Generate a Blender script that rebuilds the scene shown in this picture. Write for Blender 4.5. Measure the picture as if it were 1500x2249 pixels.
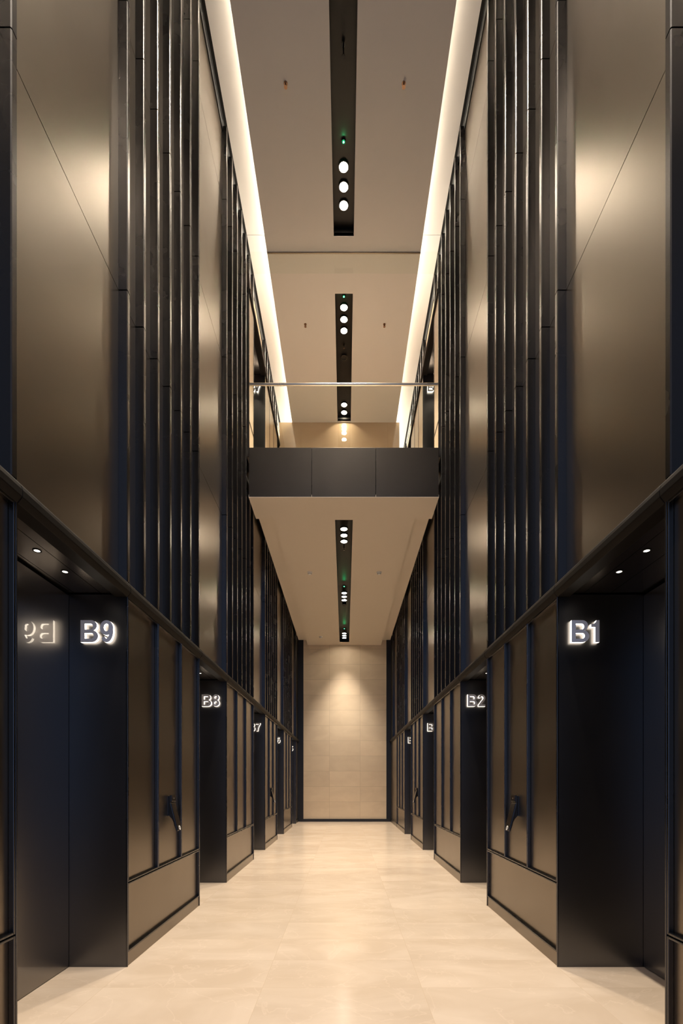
import bpy, bmesh, math
from mathutils import Vector
PI = math.pi
scn = bpy.context.scene
for o in list(bpy.data.objects): bpy.data.objects.remove(o)
COL = scn.collection

# ------------------------------------------------------------------ camera
EYE = 1.548
cd = bpy.data.cameras.new('camera'); cam = bpy.data.objects.new('camera', cd); COL.objects.link(cam)
cam.location = (0.021, 0, EYE); cam.rotation_euler = (PI/2, 0, 0)
cd.sensor_fit = 'HORIZONTAL'; cd.sensor_width = 24.0; cd.lens = 24.0*1062/1500
cd.shift_x = -7.5/1500; cd.shift_y = 593.5/1500
cd.clip_start = 0.05; cd.clip_end = 200
scn.camera = cam

# ------------------------------------------------------------------ world, exposure
w = bpy.data.worlds.new('dusk'); scn.world = w; w.use_nodes = True
bg = w.node_tree.nodes['Background']
bg.inputs[0].default_value = (0.34, 0.52, 0.95, 1); bg.inputs[1].default_value = 0.8
scn.view_settings.view_transform = 'Standard'; scn.view_settings.look = 'None'
scn.view_settings.gamma = 1.0; scn.view_settings.use_curve_mapping = False
scn.view_settings.exposure = 0.5
scn.cycles.sample_clamp_indirect = 4.0
P_UPPER, P_LOWER, P_COVE, P_DOWN = 520.0, 400.0, 13000.0, 8.0
E_LENS = 70.0
WARM = (1.0, 0.86, 0.69)

# ------------------------------------------------------------------ materials
def mat(name):
    m = bpy.data.materials.new(name); m.use_nodes = True
    nt = m.node_tree; b = nt.nodes['Principled BSDF']
    return m, nt, b
def metal(name, col, rough, wave=0.0, aniso=0.0):
    m, nt, b = mat(name)
    b.inputs['Base Color'].default_value = (*col, 1); b.inputs['Metallic'].default_value = 1.0
    b.inputs['Roughness'].default_value = rough
    tc = nt.nodes.new('ShaderNodeTexCoord')
    n = nt.nodes.new('ShaderNodeTexNoise'); n.inputs['Scale'].default_value = 3.0; n.inputs['Detail'].default_value = 3
    nt.links.new(tc.outputs['Object'], n.inputs['Vector'])
    r = nt.nodes.new('ShaderNodeMapRange'); r.inputs['To Min'].default_value = rough*0.92; r.inputs['To Max'].default_value = rough*1.08
    nt.links.new(n.outputs['Fac'], r.inputs['Value']); nt.links.new(r.outputs[0], b.inputs['Roughness'])
    if wave:
        n2 = nt.nodes.new('ShaderNodeTexNoise'); n2.inputs['Scale'].default_value = 0.9; n2.inputs['Detail'].default_value = 0
        nt.links.new(tc.outputs['Object'], n2.inputs['Vector'])
        bp = nt.nodes.new('ShaderNodeBump'); bp.inputs['Strength'].default_value = 1.0; bp.inputs['Distance'].default_value = wave
        nt.links.new(n2.outputs['Fac'], bp.inputs['Height']); nt.links.new(bp.outputs[0], b.inputs['Normal'])
    return m
def plain(name, col, rough=0.6, spec=0.5):
    m, nt, b = mat(name)
    b.inputs['Base Color'].default_value = (*col, 1); b.inputs['Roughness'].default_value = rough
    b.inputs['Specular IOR Level'].default_value = spec
    return m
def emis(name, col, s):
    m, nt, b = mat(name)
    b.inputs['Base Color'].default_value = (0.8, 0.8, 0.8, 1)
    b.inputs['Emission Color'].default_value = (*col, 1); b.inputs['Emission Strength'].default_value = s
    return m
BRONZE = metal('satin_bronze_panel', (0.225, 0.19, 0.152), 0.31, 0.004)
FIN = metal('satin_bronze_fin', (0.088, 0.086, 0.088), 0.27)
JAMB = metal('dark_bronze_jamb', (0.125, 0.122, 0.125), 0.33)
DOORM = metal('polished_bronze_door', (0.20, 0.185, 0.17), 0.33)
DOORM.node_tree.nodes['Principled BSDF'].inputs['Coat Weight'].default_value = 1.0
DOORM.node_tree.nodes['Principled BSDF'].inputs['Coat Roughness'].default_value = 0.03
SOFF = metal('dark_soffit_metal', (0.22, 0.19, 0.165), 0.24)
FASC = metal('fascia_metal', (0.075, 0.068, 0.062), 0.36)
BEIGE = plain('beige_wall_panel', (0.62, 0.50, 0.36), 0.35)
BAND = plain('dark_band_metal', (0.008, 0.0065, 0.0055), 0.5, 0.08)
BLACK = plain('black_paint', (0.006, 0.006, 0.006), 0.6, 0.3)
TROUGH = plain('dark_trough', (0.006, 0.005, 0.0045), 0.45, 0.25)
SKIRT = plain('black_skirting', (0.008, 0.009, 0.012), 0.4)
PAINT = plain('ceiling_paint', (0.62, 0.60, 0.58), 0.8, 0.2)
PAINT_LOW = plain('warm_ceiling_paint', (0.80, 0.71, 0.60), 0.8, 0.2)  # same ceiling paint, floor-bounce light put into its colour for the lower ceiling
COVE = plain('cove_paint', (0.85, 0.84, 0.82), 0.8, 0.2)
STEEL = metal('brushed_steel', (0.55, 0.50, 0.43), 0.28)
CHROME = plain('letter_steel', (0.80, 0.84, 0.90), 0.4)
LENS = emis('lamp_lens', (1.0, 0.83, 0.62), E_LENS)
LENS_S = emis('small_lamp_lens', (1.0, 0.88, 0.72), 6.0)
GREEN = emis('green_led', (0.05, 1.0, 0.35), 14.0)
GLOW = emis('sign_glow', (1.0, 0.86, 0.68), 4.5)
GLOSSB = plain('gloss_black_plastic', (0.01, 0.008, 0.007), 0.12)
WHITEP = plain('white_plastic', (0.88, 0.87, 0.85), 0.4)

def stone(name, base, c2, tw, th, ox, oz, axes, rough, joint, jw=0.003, vary=0.06, veins=0.35):
    """tiled stone; axes = which object axes run along the tile width and height"""
    m, nt, b = mat(name); N = nt.nodes; L = nt.links
    tc = N.new('ShaderNodeTexCoord'); sx = N.new('ShaderNodeSeparateXYZ'); L.new(tc.outputs['Object'], sx.inputs[0])
    def math_(op, a, bb=None, c=None):
        n = N.new('ShaderNodeMath'); n.operation = op
        for i, v in enumerate((a, bb, c)):
            if v is None: continue
            if isinstance(v, (int, float)): n.inputs[i].default_value = v
            else: L.new(v, n.inputs[i])
        return n.outputs[0]
    u = math_('DIVIDE', math_('SUBTRACT', sx.outputs[axes[0]], ox), tw)
    v = math_('DIVIDE', math_('SUBTRACT', sx.outputs[axes[1]], oz), th)
    fu = math_('FRACT', u); fv = math_('FRACT', v)
    du = math_('MULTIPLY', math_('MINIMUM', fu, math_('SUBTRACT', 1.0, fu)), tw)
    dv = math_('MULTIPLY', math_('MINIMUM', fv, math_('SUBTRACT', 1.0, fv)), th)
    jm = math_('LESS_THAN', math_('MINIMUM', du, dv), jw/2)
    cmb = N.new('ShaderNodeCombineXYZ'); L.new(math_('FLOOR', u), cmb.inputs[0]); L.new(math_('FLOOR', v), cmb.inputs[1])
    wn = N.new('ShaderNodeTexWhiteNoise'); wn.noise_dimensions = '3D'; L.new(cmb.outputs[0], wn.inputs['Vector'])
    # noise, offset per tile
    off = N.new('ShaderNodeVectorMath'); off.operation = 'MULTIPLY_ADD'
    L.new(wn.outputs['Color'], off.inputs[0]); off.inputs[1].default_value = (7, 7, 7); L.new(tc.outputs['Object'], off.inputs[2])
    mp = N.new('ShaderNodeMapping'); L.new(off.outputs[0], mp.inputs[0])
    sc = [1.0, 1.0, 1.0]; sc[axes[1]] = 1.5; sc[axes[0]] = 0.8; mp.inputs['Scale'].default_value = sc
    n1 = N.new('ShaderNodeTexNoise'); n1.inputs['Scale'].default_value = 1.5; n1.inputs['Detail'].default_value = 6; n1.inputs['Roughness'].default_value = 0.52
    n1.inputs['Distortion'].default_value = 0.8; L.new(mp.outputs[0], n1.inputs['Vector'])
    cr = N.new('ShaderNodeValToRGB'); cr.color_ramp.elements[0].position = 0.35; cr.color_ramp.elements[1].position = 0.68
    cr.color_ramp.elements[0].color = (*c2, 1); cr.color_ramp.elements[1].color = (*base, 1); L.new(n1.outputs['Fac'], cr.inputs[0])
    # pale veins
    n2 = N.new('ShaderNodeTexNoise'); n2.inputs['Scale'].default_value = 1.3; n2.inputs['Detail'].default_value = 6; n2.inputs['Distortion'].default_value = 1.6
    L.new(off.outputs[0], n2.inputs['Vector'])
    vv = math_('ABSOLUTE', math_('SUBTRACT', n2.outputs['Fac'], 0.5))
    vm = N.new('ShaderNodeMapRange'); vm.inputs['From Min'].default_value = 0.0; vm.inputs['From Max'].default_value = 0.012
    vm.inputs['To Min'].default_value = veins; vm.inputs['To Max'].default_value = 0.0; L.new(vv, vm.inputs['Value'])
    mx = N.new('ShaderNodeMix'); mx.data_type = 'RGBA'; L.new(vm.outputs[0], mx.inputs[0]); L.new(cr.outputs[0], mx.inputs[6])
    mx.inputs[7].default_value = (min(1, base[0]*1.13), min(1, base[1]*1.13), min(1, base[2]*1.15), 1)
    hv = N.new('ShaderNodeHueSaturation'); L.new(mx.outputs[2], hv.inputs['Color'])
    rr = N.new('ShaderNodeMapRange'); rr.inputs['To Min'].default_value = 1-vary; rr.inputs['To Max'].default_value = 1+vary
    L.new(wn.outputs['Value'], rr.inputs['Value']); L.new(rr.outputs[0], hv.inputs['Value'])
    mj = N.new('ShaderNodeMix'); mj.data_type = 'RGBA'; L.new(jm, mj.inputs[0]); L.new(hv.outputs[0], mj.inputs[6]); mj.inputs[7].default_value = (*joint, 1)
    L.new(mj.outputs[2], b.inputs['Base Color']); b.inputs['Roughness'].default_value = rough; b.inputs['Specular IOR Level'].default_value = 0.42
    return m
FLOORM = stone('beige_marble_floor', (0.75, 0.63, 0.51), (0.65, 0.53, 0.41), 1.2, 0.562, 0.6, 3.645, (0, 1), 0.17, (0.62, 0.49, 0.36), 0.003, 0.03, 0.3)
WALLM = stone('beige_stone_wall', (0.74, 0.62, 0.47), (0.68, 0.56, 0.42), 1.206, 0.60, 0.619, 0.180, (0, 2), 0.45, (0.50, 0.41, 0.30), 0.008, 0.05, 0.1)
TANM = stone('polished_tan_panel', (0.50, 0.38, 0.25), (0.47, 0.35, 0.225), 1.2, 6.0, 0.0, 7.0, (0, 2), 0.03, (0.36, 0.26, 0.16), 0.004, 0.02, 0.0)

def glass(name, tint):
    m = bpy.data.materials.new(name); m.use_nodes = True; nt = m.node_tree; nt.nodes.clear()
    out = nt.nodes.new('ShaderNodeOutputMaterial'); mix = nt.nodes.new('ShaderNodeMixShader')
    t = nt.nodes.new('ShaderNodeBsdfTransparent'); t.inputs[0].default_value = (*tint, 1)
    g = nt.nodes.new('ShaderNodeBsdfGlossy'); g.inputs['Roughness'].default_value = 0.0; g.inputs['Color'].default_value = (1, 1, 1, 1)
    lw = nt.nodes.new('ShaderNodeLayerWeight'); pw = nt.nodes.new('ShaderNodeMath'); pw.operation = 'POWER'; pw.inputs[1].default_value = 5
    f = nt.nodes.new('ShaderNodeMath'); f.operation = 'MULTIPLY_ADD'; f.inputs[1].default_value = 0.9; f.inputs[2].default_value = 0.03
    nt.links.new(lw.outputs['Facing'], pw.inputs[0]); nt.links.new(pw.outputs[0], f.inputs[0])
    nt.links.new(f.outputs[0], mix.inputs[0]); nt.links.new(t.outputs[0], mix.inputs[1]); nt.links.new(g.outputs[0], mix.inputs[2])
    nt.links.new(mix.outputs[0], out.inputs[0]); return m
GLASS = glass('clear_glass', (0.97, 0.99, 0.975))

# ------------------------------------------------------------------ helpers
def bx(bm, x0, x1, y0, y1, z0, z1):
    xs = sorted((x0, x1)); ys = sorted((y0, y1)); zs = sorted((z0, z1))
    v = [bm.verts.new((x, y, z)) for x in xs for y in ys for z in zs]
    for f in ((0,1,3,2), (4,6,7,5), (0,4,5,1), (2,3,7,6), (0,2,6,4), (1,5,7,3)):
        bm.faces.new([v[i] for i in f])
def prism(bm, pts, axis, a0, a1):
    """pts = 2D outline; extruded along axis (0,1,2)"""
    def P(p, a):
        if axis == 2: return (p[0], p[1], a)
        if axis == 1: return (p[0], a, p[1])
        return (a, p[0], p[1])
    A = [bm.verts.new(P(p, a0)) for p in pts]; B = [bm.verts.new(P(p, a1)) for p in pts]
    n = len(pts)
    bm.faces.new(A); bm.faces.new(B[::-1])
    for i in range(n): bm.faces.new((A[i], B[i], B[(i+1) % n], A[(i+1) % n]))
def cyl(bm, c, r, h, axis=2, seg=32, r2=None):
    r2 = r if r2 is None else r2
    def P(a, rr, t):
        u, v = rr*math.cos(a), rr*math.sin(a)
        if axis == 2: return (c[0]+u, c[1]+v, c[2]+t)
        if axis == 1: return (c[0]+u, c[1]+t, c[2]+v)
        return (c[0]+t, c[1]+u, c[2]+v)
    A = [bm.verts.new(P(2*PI*i/seg, r, 0)) for i in range(seg)]; B = [bm.verts.new(P(2*PI*i/seg, r2, h)) for i in range(seg)]
    bm.faces.new(A); bm.faces.new(B[::-1])
    for i in range(seg): bm.faces.new((A[i], B[i], B[(i+1) % seg], A[(i+1) % seg]))
def ring(bm, c, r0, r1, h, axis=2, seg=36):
    """tube ring, inner r0, outer r1"""
    def P(a, rr, t):
        u, v = rr*math.cos(a), rr*math.sin(a)
        if axis == 2: return (c[0]+u, c[1]+v, c[2]+t)
        if axis == 1: return (c[0]+u, c[1]+t, c[2]+v)
        return (c[0]+t, c[1]+u, c[2]+v)
    R = []
    for rr, t in ((r0, 0), (r1, 0), (r1, h), (r0, h)):
        R.append([bm.verts.new(P(2*PI*i/seg, rr, t)) for i in range(seg)])
    for k in range(4):
        a, b = R[k], R[(k+1) % 4]
        for i in range(seg): bm.faces.new((a[i], b[i], b[(i+1) % seg], a[(i+1) % seg]))
def obj(name, bm, m, parent=None, bevel=0.0, smooth=False):
    bmesh.ops.recalc_face_normals(bm, faces=bm.faces[:])
    me = bpy.data.meshes.new(name); bm.to_mesh(me); bm.free(); me.materials.append(m)
    o = bpy.data.objects.new(name, me); COL.objects.link(o)
    if smooth:
        for p in me.polygons: p.use_smooth = True
        e = o.modifiers.new('es', 'EDGE_SPLIT'); e.split_angle = math.radians(35)
    if bevel:
        b = o.modifiers.new('bevel', 'BEVEL'); b.width = bevel; b.segments = 2; b.limit_method = 'ANGLE'
        b.harden_normals = False
    if parent: o.parent = parent
    return o
def bob(name, m, parent, *boxes, bevel=0.0):
    bm = bmesh.new()
    for q in boxes: bx(bm, *q)
    return obj(name, bm, m, parent, bevel)
def empty(name, loc=(0, 0, 0)):
    o = bpy.data.objects.new(name, None); o.location = loc; o.empty_display_size = 0.1; COL.objects.link(o); return o
def struct(o): o['kind'] = 'structure'; return o
def thing(name, label, cat, loc=(0, 0, 0), group=None):
    o = empty(name, loc); o['label'] = label; o['category'] = cat
    if group: o['group'] = group
    return o
def copy_tree(o, parent=None):
    c = o.copy(); COL.objects.link(c); c.parent = parent
    for ch in [k for k in CH.get(o.name, [])]: copy_tree(bpy.data.objects[ch], c)
    return c
CH = {}
def record(root):
    """remember the children of a prototype for copying"""
    for o in list(bpy.data.objects):
        if o.parent is not None:
            CH.setdefault(o.parent.name, [])
            if o.name not in CH[o.parent.name]: CH[o.parent.name].append(o.name)
def lamp(kind, name, loc, power, col, rot=(0, 0, 0), **kw):
    l = bpy.data.lights.new(name, kind); l.energy = power; l.color = col
    for k, v in kw.items(): setattr(l, k, v)
    o = bpy.data.objects.new(name, l); o.location = loc; o.rotation_euler = rot; COL.objects.link(o); return o

# ------------------------------------------------------------------ layout
W = 1.80
PIERS = [(0.43, 2.69), (4.05, 6.07), (7.45, 9.68), (11.05, 13.06), (14.43, 16.66)]
RECESS = [(2.69, 4.05), (6.07, 7.45), (9.68, 11.05), (13.06, 14.43), (16.66, 18.03)]
YB, YE, YBR = -1.2, 19.0, 9.15
DOORX = {-1: 2.29, 1: 2.52}
Z_BAND0, Z_BAND1 = 3.10, 3.23
DZ = 7.74
Z_SOF, Z_LOWC = 6.94, 7.13
Z_TOP, Z_COVE = 11.52, 11.71
JOINTS = [5.67, 8.10, 10.53]
CO = 1.445

# floor
struct(bob('floor', FLOORM, None, (-2.7, 2.7, -8.0, YE+0.2, -0.12, 0.0)))

# ------------------------------------------------------------------ side walls
def pier(wall, s, y0, y1, z0, npan=3, flat=False, pm=None):
    pm = pm or BRONZE
    dx = DOORX[s]
    b1 = z0+Z_BAND0
    p = bob('pier', BLACK, wall, (s*1.845, s*(dx+0.06), y0+0.012, y1-0.012, z0, b1))
    for a, b in ((y0, y0+0.012), (y1-0.012, y1)):
        bob('jamb_panel', JAMB, p, (s*1.812, s*(dx+0.05), a, b, z0, b1+0.02))
        bob('corner_strip', FIN, p, (s*1.80, s*1.812, a, b+0.0 if a > y0+0.1 else b, z0, b1+0.02), bevel=0.002)
    ya, yb = y0+0.012, y1-0.012
    bob('skirting', pm, p, (s*1.808, s*1.846, ya, yb, z0, z0+0.115), bevel=0.0015)
    def framed(a, b, c, d):
        f = 1.807 if pm is BEIGE else 1.832
        bob('panel', pm, p, (s*f, s*1.846, a, b, c, d))
        t = 0.014
        bob('panel_frame', FIN, p,
            (s*1.801, s*f, a, a+t, c, d), (s*1.801, s*f, b-t, b, c, d),
            (s*1.801, s*f, a+t, b-t, c, c+t), (s*1.801, s*f, a+t, b-t, d-t, d), bevel=0.003 if f > 1.82 else 0.0)
    if flat:
        framed(ya, yb, z0+0.12, b1); return
    framed(ya+0.002, yb-0.002, z0+0.12, z0+0.70)
    wd = (yb-ya)/npan
    for k in range(npan):
        framed(ya+k*wd+0.003, ya+(k+1)*wd-0.003, z0+0.708, b1)

def recess(wall, n, s, y0, y1, z0):
    dx = DOORX[s]; zs = z0+3.13
    d = struct(empty('door_%d' % n, (s*dx, (y0+y1)/2, z0)))
    cx, cy = s*dx, (y0+y1)/2
    def lb(name, m, *q, bevel=0.0):
        return bob(name, m, d, *[(a-cx, b-cx, c-cy, e-cy, f-z0, g-z0) for a, b, c, e, f, g in q], bevel=bevel)
    lb('door_leaf', DOORM, (cx, cx+s*0.03, y0+0.004, cy-0.003, z0+0.006, zs-0.02))
    lb('door_leaf', DOORM, (cx, cx+s*0.03, cy+0.003, y1-0.004, z0+0.006, zs-0.02))
    lb('door_back', BLACK, (cx+s*0.035, cx+s*0.07, y0-0.02, y1+0.02, z0, zs))
    st = [(1.80, 1.84), (1.844, 2.018), (2.023, 2.238), (2.243, dx+0.06)]
    for a, b in st:
        lb('soffit_panel', SOFF, (s*a, s*b, y0-0.0, y1+0.0, zs, zs+0.02))
    lb('soffit_core', BLACK, (s*1.82, s*(dx+0.08), y0, y1, zs+0.022, zs+0.06))

def fin(wall, s, yc, z0, z1, joints):
    """box fin with chamfered front corners, cut at the panel joints"""
    bm = bmesh.new(); c = 0.006; h = 0.025
    pts = [(s*1.885, yc-h), (s*(1.80+c), yc-h), (s*1.80, yc-h+c), (s*1.80, yc+h-c), (s*(1.80+c), yc+h), (s*1.885, yc+h)]
    zz = [z0]+[j for j in joints if z0+0.1 < j < z1-0.1]+[z1]
    for i in range(len(zz)-1):
        prism(bm, pts, 2, zz[i]+(0.005 if i else 0), zz[i+1]-(0.005 if i < len(zz)-2 else 0))
    return obj('fin', bm, FIN, wall)

doorn = 0
for s, nm in ((-1, 'wall_left'), (1, 'wall_right')):
    wall = struct(empty(nm))
    bob('wall_core', BLACK, wall, (s*1.90, s*2.6, YB, 9.19, 3.20, 11.9), (s*1.90, s*2.6, 9.19, YE+0.2, 3.20, DZ-0.001), (s*1.90, s*2.6, 9.19, YE+0.2, DZ+3.20, 11.9), (s*2.60, s*2.66, YB, YE+0.2, 0, 11.9))
    # lower storey
    for i, (a, b) in enumerate(PIERS): pier(wall, s, a, b, 0)
    bob('end_pier', JAMB, wall, (s*1.80, s*2.6, YB, 0.43, 0, 3.1))
    if s > 0: pier(wall, s, 16.66, YE, 0, flat=True)
    else: pier(wall, s, 18.03, YE, 0, flat=True)
    for i, (a, b) in enumerate(RECESS):
        if s > 0 and i == 4: continue
        doorn += 1; recess(wall, doorn, s, a, b, 0)
    # upper storey
    for a, b in ((9.20, 9.68), PIERS[3], PIERS[4]): pier(wall, s, a, b, DZ, npan=1 if b-a < 1 else 3, pm=BEIGE)
    pier(wall, s, 16.66, YE, DZ, flat=True, pm=BEIGE)
    for a, b in RECESS[2:4]:
        doorn += 1; recess(wall, doorn, s, a, b, DZ)
    # bands
    cuts = sorted({YB, YE, *[q for r in RECESS for q in r]})
    for lo, zz in ((YB, 0.0), (YBR+0.05, DZ)):
        cc = [lo]+[c for c in cuts if c > lo+0.1]
        for i in range(len(cc)-1):
            bm = bmesh.new(); z = zz
            a, b = Z_BAND0+z, Z_BAND1+z
            pts = [(s*1.90, a), (s*1.80, a), (s*1.772, a+0.035), (s*1.772, a+0.075), (s*1.780, b-0.030), (s*1.795, b-0.010), (s*1.82, b), (s*1.90, b)]
            prism(bm, pts, 1, cc[i]+0.002, cc[i+1]-0.002)
            obj('band', bm, BAND, wall, bevel=0.003)
    # cladding behind the fins: one sheet per bay and joint course
    edges = [YB, 0.43]
    bays = [(YB, 0.43)] + [PIERS[0]]
    for i in range(5):
        bays.append(RECESS[i])
        if i < 4: bays.append(PIERS[i+1])
    bays.append((18.03, YE))
    for a, b in bays:
        spans = []
        if b <= YBR or a >= YBR:
            parts = [(a, b)]
        else: parts = [(a, YBR-0.001), (YBR+0.001, b)]
        for (p, q) in parts:
            if q <= YBR+0.01: spans = [(3.235, JOINTS[0]), (JOINTS[0], JOINTS[1]), (JOINTS[1], JOINTS[2]), (JOINTS[2], 11.60)]
            else: spans = [(3.235, JOINTS[0]), (JOINTS[0], 7.2), (10.98, 11.60)]
            for u, v in spans:
                bob('cladding_panel', BEIGE if u > 10.9 else BRONZE, wall, (s*1.876, s*1.889, p+0.001, q-0.001, u+0.004, v-0.004))
    # fins
    for (a, b) in PIERS:
        n = 6; 
        for k in range(n+1):
            yc = a+0.025+(b-a-0.05)*k/n
            if yc < YBR: fin(wall, s, yc, 3.23, 11.66, JOINTS)
            else: fin(wall, s, yc, 3.23, 7.12, JOINTS)
            if yc > YBR: fin(wall, s, yc, 10.97, 11.66, [])
    for yc in (18.06,): fin(wall, s, yc, 3.23, 7.12, JOINTS)
    # black shadow gap at the wall head
    bob('head_strip', BLACK, wall, (s*1.86, s*1.90, YB, YE, 11.60, 11.80))
    if s: bob('dark_return', BLACK, wall, (s*1.83, s*1.875, 18.09, YE, 3.24, 7.12))

# ------------------------------------------------------------------ end wall (ground storey)
wb = struct(bob('wall_back', WALLM, None, (-1.607, 1.649, YE, YE+0.15, 0.107, 7.3)))
for a, b in ((-2.55, -1.607), (1.649, 2.55)):
    struct(bob('trim_1' if a < 0 else 'trim_2', SKIRT, None, (a, b, YE-0.03, YE+0.15, 0.107, 7.3)))
struct(bob('baseboard_back', SKIRT, None, (-1.80, 1.80, YE-0.035, YE+0.15, 0.0, 0.107)))

# ------------------------------------------------------------------ bridge slab, soffit ceiling, fascia
fu = struct(empty('floor_upper', (0, YBR, DZ)))
bob('slab', BLACK, fu, (-1.79, 1.79, 0.03, YE-YBR, -0.55, -0.02))
bob('floor_finish', FLOORM, fu, (-1.79, 1.79, 0.14, YE-YBR, -0.02, 0.0))
bob('curb', FASC, fu, (-1.79, 1.79, 0.012, 0.12, -0.1, 0.13))
for a, b in ((-1.795, -0.612), (-0.606, 0.604), (0.610, 1.795)):
    bob('fascia_panel', FASC, fu, (a, b, 0.0, 0.012, -0.79, 0.14), bevel=0.0015)
cb = struct(empty('ceiling_lower', (0, YBR, Z_SOF)))
L0, L1 = 9.94, 18.6; SW = 0.183
y = lambda v: v-YBR
bob('ceiling_board', PAINT_LOW, cb,
    (-1.80, 1.80, y(YBR)+0.001, y(9.90), 0, 0.05), (-CO, -SW, y(9.90), y(YE), 0, 0.05), (SW, CO, y(9.90), y(YE), 0, 0.05),
    (-SW, SW, y(9.90), y(L0), 0, 0.05), (-SW, SW, y(L1), y(YE), 0, 0.05))
bob('margin_strip', PAINT_LOW, cb, (-1.80, -CO+0.02, y(9.90)-0.3, y(YE), 0.19, 0.22), (CO-0.02, 1.80, y(9.90)-0.3, y(YE), 0.19, 0.22),
    (-CO, -CO+0.015, y(9.90), y(YE), 0.04, 0.19), (CO-0.015, CO, y(9.90), y(YE), 0.04, 0.19))
bob('light_trough', TROUGH, cb, (-SW-0.02, -SW, y(L0), y(L1), 0.003, 0.20), (SW, SW+0.02, y(L0), y(L1), 0.003, 0.20),
    (-SW-0.02, SW+0.02, y(L0), y(L1), 0.16, 0.20), (-SW, SW, y(L0)-0.02, y(L0), 0.003, 0.2), (-SW, SW, y(L1), y(L1)+0.02, 0.003, 0.2))

# ------------------------------------------------------------------ upper ceiling
cu = struct(empty('ceiling', (0, 0, Z_TOP)))
YC = -4.0
SL = [(YC, 8.83), (9.87, 13.36)]
bd = [(-CO, -SW, YC, YE, 0, 0.06), (SW, CO, YC, YE, 0, 0.06), (-SW, SW, 8.83, 9.87, 0, 0.06), (-SW, SW, 13.36, YE, 0, 0.06)]
bob('ceiling_board', PAINT, cu, *bd)
for a, b in SL:
    bob('light_trough', TROUGH, cu, (-SW-0.02, -SW, a, b, 0.003, 0.20), (SW, SW+0.02, a, b, 0.003, 0.20),
        (-SW-0.02, SW+0.02, a, b, 0.16, 0.20), (-SW, SW, a-0.02, a, 0.003, 0.2), (-SW, SW, b, b+0.02, 0.003, 0.2))
bob('ceiling_core', BLACK, cu, (-2.6, 2.6, YC, YE+0.2, 0.30, 0.42))
for s in (-1, 1):
    cv = thing('cove_light', 'long glowing cove light running along the top of the %s wall' % ('left' if s < 0 else 'right'), 'cove light', (s*1.6, 0, Z_COVE), 'cove lights')
    for a, b in ((YB, 4.0), (4.004, 8.976), (8.984, 14.0), (14.004, YE)):
        bob('cove_panel', COVE, cv, (s*1.10-s*1.6, s*1.80-s*1.6, a, b, 0.0, 0.02))
    bob('cove_lip', COVE, cv, (s*(CO-0.02)-s*1.6, s*CO-s*1.6, YB, YE, -0.13, -0.12))
    for a, b in ((YB, 8.0), (8.0, YE)):
        l = lamp('AREA', 'cove_strip', (0, 0, 0), P_COVE*(b-a)/12, (1.0, 0.87, 0.69), shape='RECTANGLE', size=0.05, size_y=b-a)
        l.parent = cv; l.location = (s*(1.40-1.6), (a+b)/2, -0.085)
        l.rotation_euler = (0, math.radians(180-(-s)*(-1)*62), 0)
wu = struct(bob('wall_back_upper', TANM, None, (-1.795, 1.53, 13.40, 13.44, DZ+0.002, Z_TOP-0.002)))
struct(bob('wall_back_far', WALLM, None, (-2.55, 2.55, YE, YE+0.15, 7.31, 11.8)))

# ------------------------------------------------------------------ glass balustrade and smoke curtain
gb = thing('glass_balustrade', 'frameless glass balustrade with round steel handrail on the bridge edge', 'balustrade', (0, 9.19, DZ))
bob('glass_pane', GLASS, gb, (-1.785, -0.004, 0.0, 0.012, 0.13, 1.348))
bob('glass_pane', GLASS, gb, (0.004, 1.785, 0.0, 0.012, 0.13, 1.348))
bm = bmesh.new(); cyl(bm, (-1.79, -0.012+0.018, 1.373), 0.026, 3.58, axis=0, seg=24); obj('handrail', bm, STEEL, gb, smooth=True)
for s in (-1, 1):
    bm = bmesh.new(); cyl(bm, (s*1.79 - (0.008 if s > 0 else 0), 0.006, 1.373), 0.036, 0.008, axis=0, seg=24)
    obj('rail_end_cap', bm, STEEL, gb, smooth=True)
sc = thing('smoke_curtain', 'clear glass smoke curtain hanging below the upper ceiling above the bridge', 'glass screen', (0, 9.10, 11.13))
bob('glass_pane', GLASS, sc, (-1.785, 1.785, 0, 0.012, 0, 0.40))
bob('top_channel', BRONZE, sc, (-CO, CO, -0.006, 0.018, 0.377, 0.389))

# ------------------------------------------------------------------ ceiling fittings
def spot_fixture(x, yy, z, power, label, group, r=0.072, cone=86, blend=0.75):
    t = thing('ceiling_spotlight', label, 'spotlight', (x, yy, z), group)
    bm = bmesh.new(); ring(bm, (0, 0, 0), r, r+0.014, 0.03); obj('trim_ring', bm, TROUGH, t, smooth=True)
    bm = bmesh.new(); cyl(bm, (0, 0, 0.004), r, 0.010); obj('lens', bm, LENS, t)
    bm = bmesh.new(); cyl(bm, (0, 0, 0.014), r+0.006, 0.016); obj('housing', bm, BLACK, t)
    l = lamp('SPOT', 'spot_beam', (0, 0, -0.01), power, WARM, spot_size=math.radians(cone), spot_blend=blend, shadow_soft_size=0.06)
    l.parent = t
    return t
ordn = ['first', 'middle', 'last']
zl = Z_TOP+0.13
for gi, (yc, txt) in enumerate(((8.21, 'by the green lamp in the near upper slot'), (10.56, 'in the upper slot above the bridge'), (13.12, 'by the tan upper wall'))):
    for k in range(3):
        yy = yc+(k-1)*0.265
        if gi == 2: yy = 12.98+k*0.15
        if gi == 2 and k == 2: continue
        if gi == 2: yy = 12.95+k*0.27
        spot_fixture(0, yy, zl, P_UPPER if gi < 2 else 12.0, '%s lit round spotlight of the row %s' % (ordn[k], txt), 'upper ceiling spotlights')
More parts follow.
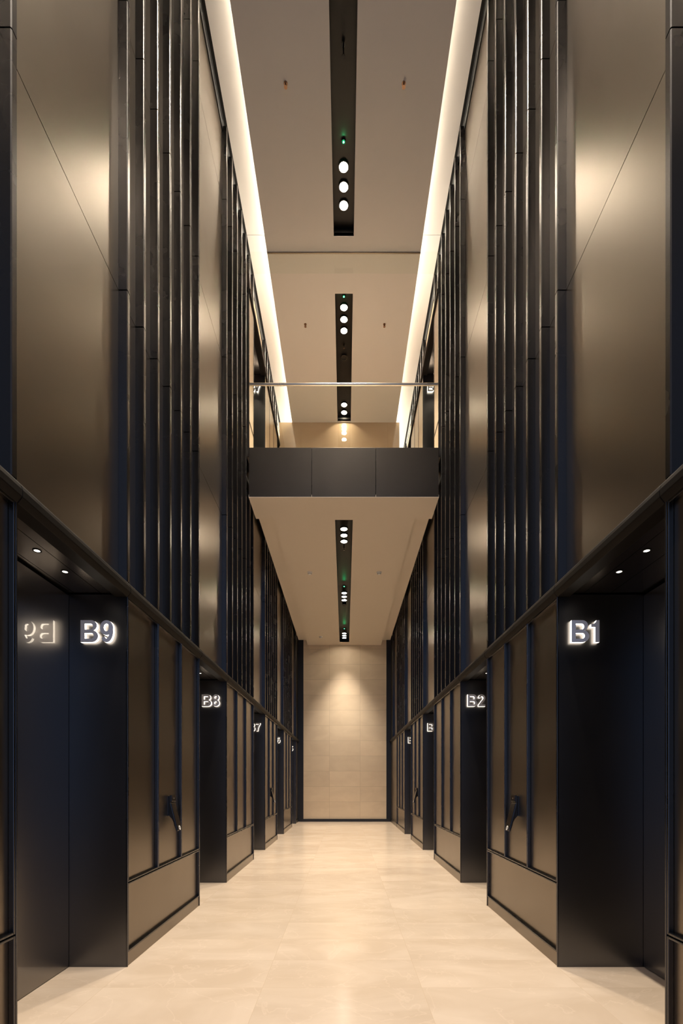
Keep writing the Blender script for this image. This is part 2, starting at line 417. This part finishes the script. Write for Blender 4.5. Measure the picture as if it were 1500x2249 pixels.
for yc, zn in ((0.9, 'nearer the entrance'), (4.4, 'closer to the green lamp')):  # unseen rows, added to light the near end of the lobby
    for k in range(3):
        spot_fixture(0, yc+(k-1)*0.265, zl, P_UPPER, '%s round spotlight of the row overhead, %s' % (ordn[k], zn), 'overhead spotlights')
for gi, (yc, txt) in enumerate(((10.69, 'just behind the fascia edge'), (14.22, 'beside the round speaker'), (18.0, 'at the stone wall end'))):
    for k in range(3):
        spot_fixture(0, yc+(k-1)*0.27, Z_SOF+0.06, P_LOWER*(0.95 if gi == 2 else 1.0), '%s lit spotlight of the lower slot row %s' % (ordn[k], txt), 'lower ceiling spotlights', cone=74 if gi == 2 else 86, blend=1.0 if gi == 2 else 0.75)
def led(yy, z, label):
    t = thing('indicator_lamp', label, 'indicator light', (0, yy, z), 'green indicator lamps')
    bm = bmesh.new(); cyl(bm, (0, 0, 0), 0.030, 0.03, r2=0.035); obj('housing', bm, BLACK, t)
    bm = bmesh.new(); cyl(bm, (0, 0, -0.006), 0.011, 0.006); obj('led', bm, GREEN, t)
    l = lamp('POINT', 'led_light', (0, 0, -0.03), 0.45, (0.02, 1.0, 0.3), shadow_soft_size=0.01); l.parent = t
led(7.63, zl, 'small green indicator lamp in the near upper ceiling slot')
led(10.06, zl, 'small green indicator lamp at the start of the upper slot over the bridge')
led(13.46, Z_SOF+0.06, 'green indicator lamp halfway along the lower ceiling slot')
led(17.16, Z_SOF+0.06, 'green indicator lamp near the stone wall end of the lower slot')
def sprinkler(x, yy, z, h, m, label, group=None, up=0.0):
    t = thing('sprinkler', label, 'sprinkler', (x, yy, z), group)
    bm = bmesh.new(); cyl(bm, (0, 0, -0.006), 0.028, 0.006); obj('escutcheon', bm, m, t)
    bm = bmesh.new(); cyl(bm, (0, 0, -h), 0.011, h-0.006+up, seg=16); obj('stem', bm, m, t)
    bm = bmesh.new(); cyl(bm, (0, 0, -h-0.006), 0.024, 0.006, seg=20); obj('deflector', bm, m, t)
DK = metal('dark_brass', (0.30, 0.18, 0.12), 0.4)
sprinkler(-0.825, 6.90, Z_TOP, 0.05, DK, 'tiny brass sprinkler on the upper ceiling, left of the near dark slot', 'upper ceiling sprinklers')
sprinkler(0.86, 6.90, Z_TOP, 0.05, DK, 'tiny brass sprinkler on the upper ceiling, right of the near dark slot', 'upper ceiling sprinklers')
sprinkler(-0.84, 10.53, Z_TOP, 0.05, DK, 'tiny sprinkler above the bridge, left of its slot', 'upper ceiling sprinklers')
sprinkler(0.88, 10.53, Z_TOP, 0.05, DK, 'tiny sprinkler above the bridge, right of its slot', 'upper ceiling sprinklers')
sprinkler(0, 6.62, zl, 0.16, GLOSSB, 'black sprinkler hanging in the near upper slot ahead of the green lamp', None, 0.03)
sprinkler(0, 11.18, zl, 0.06, GLOSSB, 'black sprinkler in the slot above the bridge beside three spotlights', None, 0.03)
sprinkler(0, 11.25, Z_SOF+0.06, 0.05, GLOSSB, 'black sprinkler in the lower slot behind the first three spotlights', None, 0.1)
def speaker(yy, z, label):
    t = thing('ceiling_speaker', label, 'speaker', (0, yy, z), 'round slot speakers')
    bm = bmesh.new(); ring(bm, (0, 0, -0.012), 0.062, 0.075, 0.012); obj('rim', bm, STEEL if False else FIN, t, smooth=True)
    bm = bmesh.new(); cyl(bm, (0, 0, -0.004), 0.062, 0.10); obj('grille', bm, TROUGH, t)
speaker(11.50, zl, 'round dark speaker in the upper slot just above the handrail')
speaker(14.88, Z_SOF+0.06, 'round speaker in the lower slot behind the middle spotlights')
def detector(x, yy, label):
    t = thing('smoke_detector', label, 'smoke detector', (x, yy, Z_SOF), 'white smoke detectors')
    bm = bmesh.new(); cyl(bm, (0, 0, -0.018), 0.062, 0.018, r2=0.066); obj('base', bm, WHITEP, t, smooth=True)
    bm = bmesh.new(); cyl(bm, (0, 0, -0.055), 0.036, 0.037, r2=0.055); obj('sensor_dome', bm, WHITEP, t, smooth=True)
    bm = bmesh.new(); ring(bm, (0, 0, -0.040), 0.047, 0.0505, 0.004); obj('vent_ring', bm, GLOSSB, t)
detector(-0.88, 12.42, 'white smoke detector on the lower ceiling, left of the slot and nearer the fascia')
detector(0.90, 12.42, 'white smoke detector on the lower ceiling, right of the slot')
detector(-0.87, 17.9, 'small white smoke detector on the lower ceiling close to the stone wall')

# ------------------------------------------------------------------ recess downlights
def downlight(x, yy, z, label):
    t = thing('recess_downlight', label, 'downlight', (x, yy, z), 'downlights over the elevator doors')
    bm = bmesh.new(); ring(bm, (0, 0, -0.004), 0.019, 0.028, 0.004); obj('trim_ring', bm, BLACK, t)
    bm = bmesh.new(); cyl(bm, (0, 0, -0.0022), 0.019, 0.002); obj('lens', bm, LENS_S, t)
    l = lamp('SPOT', 'downlight_beam', (0, 0, -0.012), P_DOWN, (1, 0.82, 0.62), spot_size=math.radians(80), spot_blend=0.6, shadow_soft_size=0.02); l.parent = t
NUM = {-1: '98765', 1: '1234'}
for s in (-1, 1):
    for i, (a, b) in enumerate(RECESS):
        if s > 0 and i == 4: continue
        for k, dy in enumerate((0.61, 0.94)):
            downlight(s*2.08, a+dy, 3.13, 'small downlight over the B%s elevator door, the one %s its sign' % (NUM[s][i], 'farther from' if k == 0 else 'closer to'))
    downlight(s*2.08, 9.68+0.94, 3.13+DZ, 'small downlight over the upper-storey elevator door %s of the bridge' % ('left' if s < 0 else 'right'))

# ------------------------------------------------------------------ signs
def arc(cx, cy, rx, ry, a0, a1, n=22):
    return [(cx+rx*math.cos(math.radians(a0+(a1-a0)*i/n)), cy+ry*math.sin(math.radians(a0+(a1-a0)*i/n))) for i in range(n+1)]
def ribbon(path, wd):
    L, R = [], []
    for i, p in enumerate(path):
        a = path[max(0, i-1)]; b = path[min(len(path)-1, i+1)]
        dx, dy = b[0]-a[0], b[1]-a[1]; l = math.hypot(dx, dy) or 1
        nx, ny = -dy/l*wd/2, dx/l*wd/2
        L.append((p[0]+nx, p[1]+ny)); R.append((p[0]-nx, p[1]-ny))
    return L+R[::-1]
def el(cx, cy, rx, ry): return arc(cx, cy, rx, ry, 0, 360*35/36, 35)
def rect(x0, y0, x1, y1): return [(x0, y0), (x1, y0), (x1, y1), (x0, y1)]
nine = [([el(.30, .66, .30, .34), el(.30, .67, .125, .17)]), [ribbon(arc(.30, .50, .215, .42, 40, -138), .17)]]
GLYPH = {
 'B': (0.80, [[[(0, 0), (.50, 0)]+arc(.50, .275, .30, .275, -90, 72)+arc(.48, .755, .265, .245, -62, 90)+[(0, 1)],
        [(.19, .155), (.47, .155)]+arc(.47, .285, .13, .13, -90, 90)+[(.19, .415)],
        [(.19, .575), (.45, .575)]+arc(.45, .71, .12, .13, -90, 90)+[(.19, .84)]]]),
 '9': (0.60, nine),
 '6': (0.60, [[[(.60-x, 1-y_) for x, y_ in lp] for lp in fl] for fl in nine]),
 '8': (0.60, [[el(.30, .28, .30, .28), el(.30, .28, .13, .12)], [el(.30, .74, .265, .26), el(.30, .74, .11, .11)]]),
 '7': (0.58, [[[(0, 1), (.58, 1), (.58, .86), (.42, .60), (.34, .35), (.30, 0), (.10, 0), (.14, .32), (.24, .62), (.37, .84), (0, .84)]]]),
 '5': (0.60, [[rect(.11, .84, .54, 1)], [[(.11, 1), (.04, .46), (.20, .44), (.27, .88)]], [ribbon(arc(.28, .32, .22, .235, 140, -158), .17)]]),
 '1': (0.40, [[[(.38, 0), (.38, 1), (.25, 1), (.21, .91), (.13, .85), (0, .82), (0, .69), (.19, .69), (.19, 0)]]]),
 '2': (0.60, [[ribbon(arc(.30, .69, .205, .225, 172, -28)+[(.30, .36), (.13, .12)], .17)], [rect(.02, 0, .59, .16)]]),
 '3': (0.60, [[ribbon(arc(.28, .725, .19, .19, 155, -90), .16)], [ribbon(arc(.28, .29, .22, .21, 90, -158), .17)], [rect(.2, .44, .34, .58)]]),
 '4': (0.62, [[rect(.36, 0, .54, 1)], [rect(0, .20, .62, .36)], [ribbon([(.06, .26), (.42, .93)], .17)]]),
}
_mc = {}
def glyph_mesh(ch, h, d, m):
    """letter outline as a solid, x right, y up, depth d towards +z"""
    key = (ch, round(d, 4), m.name)
    if key in _mc: return _mc[key]
    out = bmesh.new()
    for fk, fill in enumerate(GLYPH[ch][1]):
        cu_ = bpy.data.curves.new('g', 'CURVE'); cu_.dimensions = '2D'; cu_.fill_mode = 'BOTH'; cu_.extrude = d/2+0.0004*fk
        for lp in fill:
            sp = cu_.splines.new('POLY'); sp.points.add(len(lp)-1); sp.use_cyclic_u = True
            for i, p in enumerate(lp): sp.points[i].co = (p[0]*h, p[1]*h, 0, 1)
        o = bpy.data.objects.new('g', cu_); me = bpy.data.meshes.new_from_object(o)
        out.from_mesh(me); bpy.data.objects.remove(o); bpy.data.curves.remove(cu_); bpy.data.meshes.remove(me)
    me = bpy.data.meshes.new('glyph'); out.to_mesh(me); out.free(); me.materials.append(m); _mc[key] = me
    return me
HS = 0.182
def sign(text, s, yj, z0, label):
    wd = (GLYPH['B'][0]+0.085+GLYPH[text[1]][0])*HS
    x0 = -1.905-wd if s < 0 else 1.905
    t = thing('elevator_sign', label, 'sign', (x0, yj, z0), 'glowing elevator signs')
    x = 0
    for ch in text:
        for nm in ('letter' if ch.isalpha() else 'numeral',):
            f = bpy.data.objects.new(nm, glyph_mesh(ch, HS, 0.003, CHROME)); COL.objects.link(f); f.parent = t
            f.location = (x, -0.0325, 0); f.rotation_euler = (PI/2, 0, 0)
            g = bpy.data.objects.new('light_body', glyph_mesh(ch, HS, 0.026, GLOW)); COL.objects.link(g); g.parent = f
            g.location = (0, 0, -0.0150)
        x += (GLYPH[ch][0]+0.085)*HS
for s in (-1, 1):
    for i, (a, b) in enumerate(RECESS):
        if s > 0 and i == 4: continue
        n = NUM[s][i]
        sign('B'+n, s, b, 2.712, 'backlit steel sign reading B%s beside an elevator door on the %s wall' % (n, 'left' if s < 0 else 'right'))
sign('B7', -1, 11.05, 2.712+DZ, 'backlit B7 sign on the upper storey, seen through the bridge glass')
sign('B3', 1, 11.05, 2.712+DZ, 'backlit B3 sign on the upper storey, seen through the bridge glass')

# ------------------------------------------------------------------ wall terminals
def terminal(s, yc, label):
    t = thing('access_terminal', label, 'terminal', (s*1.832, yc, 1.04), 'slanted elevator call terminals')
    Z = 1.04
    def P(pts, y0, y1, m, nm, bev=0.002, parent=t):
        bm = bmesh.new(); prism(bm, [(-s*n, z-Z) for n, z in pts], 1, y0, y1); return obj(nm, bm, m, parent, bevel=bev)
    P([(0, 1.195), (0, 1.40), (0.008, 1.405), (0.008, 1.195)], -0.065, 0.065, FIN, 'wall_plate')
    P([(0.008, 1.20), (0.008, 1.40), (0.022, 1.41), (0.027, 1.33), (0.084, 1.09), (0.062, 1.12), (0.040, 1.165)], -0.052, 0.052, GLOSSB, 'bracket')
    P([(0.020, 1.332), (0.034, 1.332), (0.106, 1.040), (0.092, 1.036), (0.070, 1.10)], -0.07, 0.07, FIN, 'reader_body', 0.003)
    P([(0.036, 1.325), (0.040, 1.326), (0.1045, 1.062), (0.1005, 1.061)], -0.063, 0.063, GLOSSB, 'screen', 0.001)
    P([(0.020, 1.345), (0.020, 1.412), (0.040, 1.412), (0.040, 1.345)], -0.05, 0.07, GLOSSB, 'top_module', 0.003)
    bm = bmesh.new(); cyl(bm, (0, 0, 0), 0.006, 0.004, axis=0, seg=12); o = obj('screw', bm, STEEL, t); o.location = (-s*0.042, 0.01, 1.378-Z)
    bm = bmesh.new(); ring(bm, (0, 0, 0), 0.012, 0.024, 0.002, axis=0); b = obj('button_ring', bm, WHITEP, t)
    b.location = (-s*0.1055, 0, 1.068-Z); b.rotation_euler = (0, s*math.radians(14.0), 0)
terminal(-1, 5.115, 'slanted black reader on the left wall panel between signs B9 and B8')
terminal(1, 5.09, 'slanted black reader on the right wall panel between signs B1 and B2')
terminal(-1, 12.06, 'distant slanted reader on the left wall between signs B7 and B6')
terminal(1, 12.06, 'distant slanted reader on the right wall beyond sign B3')
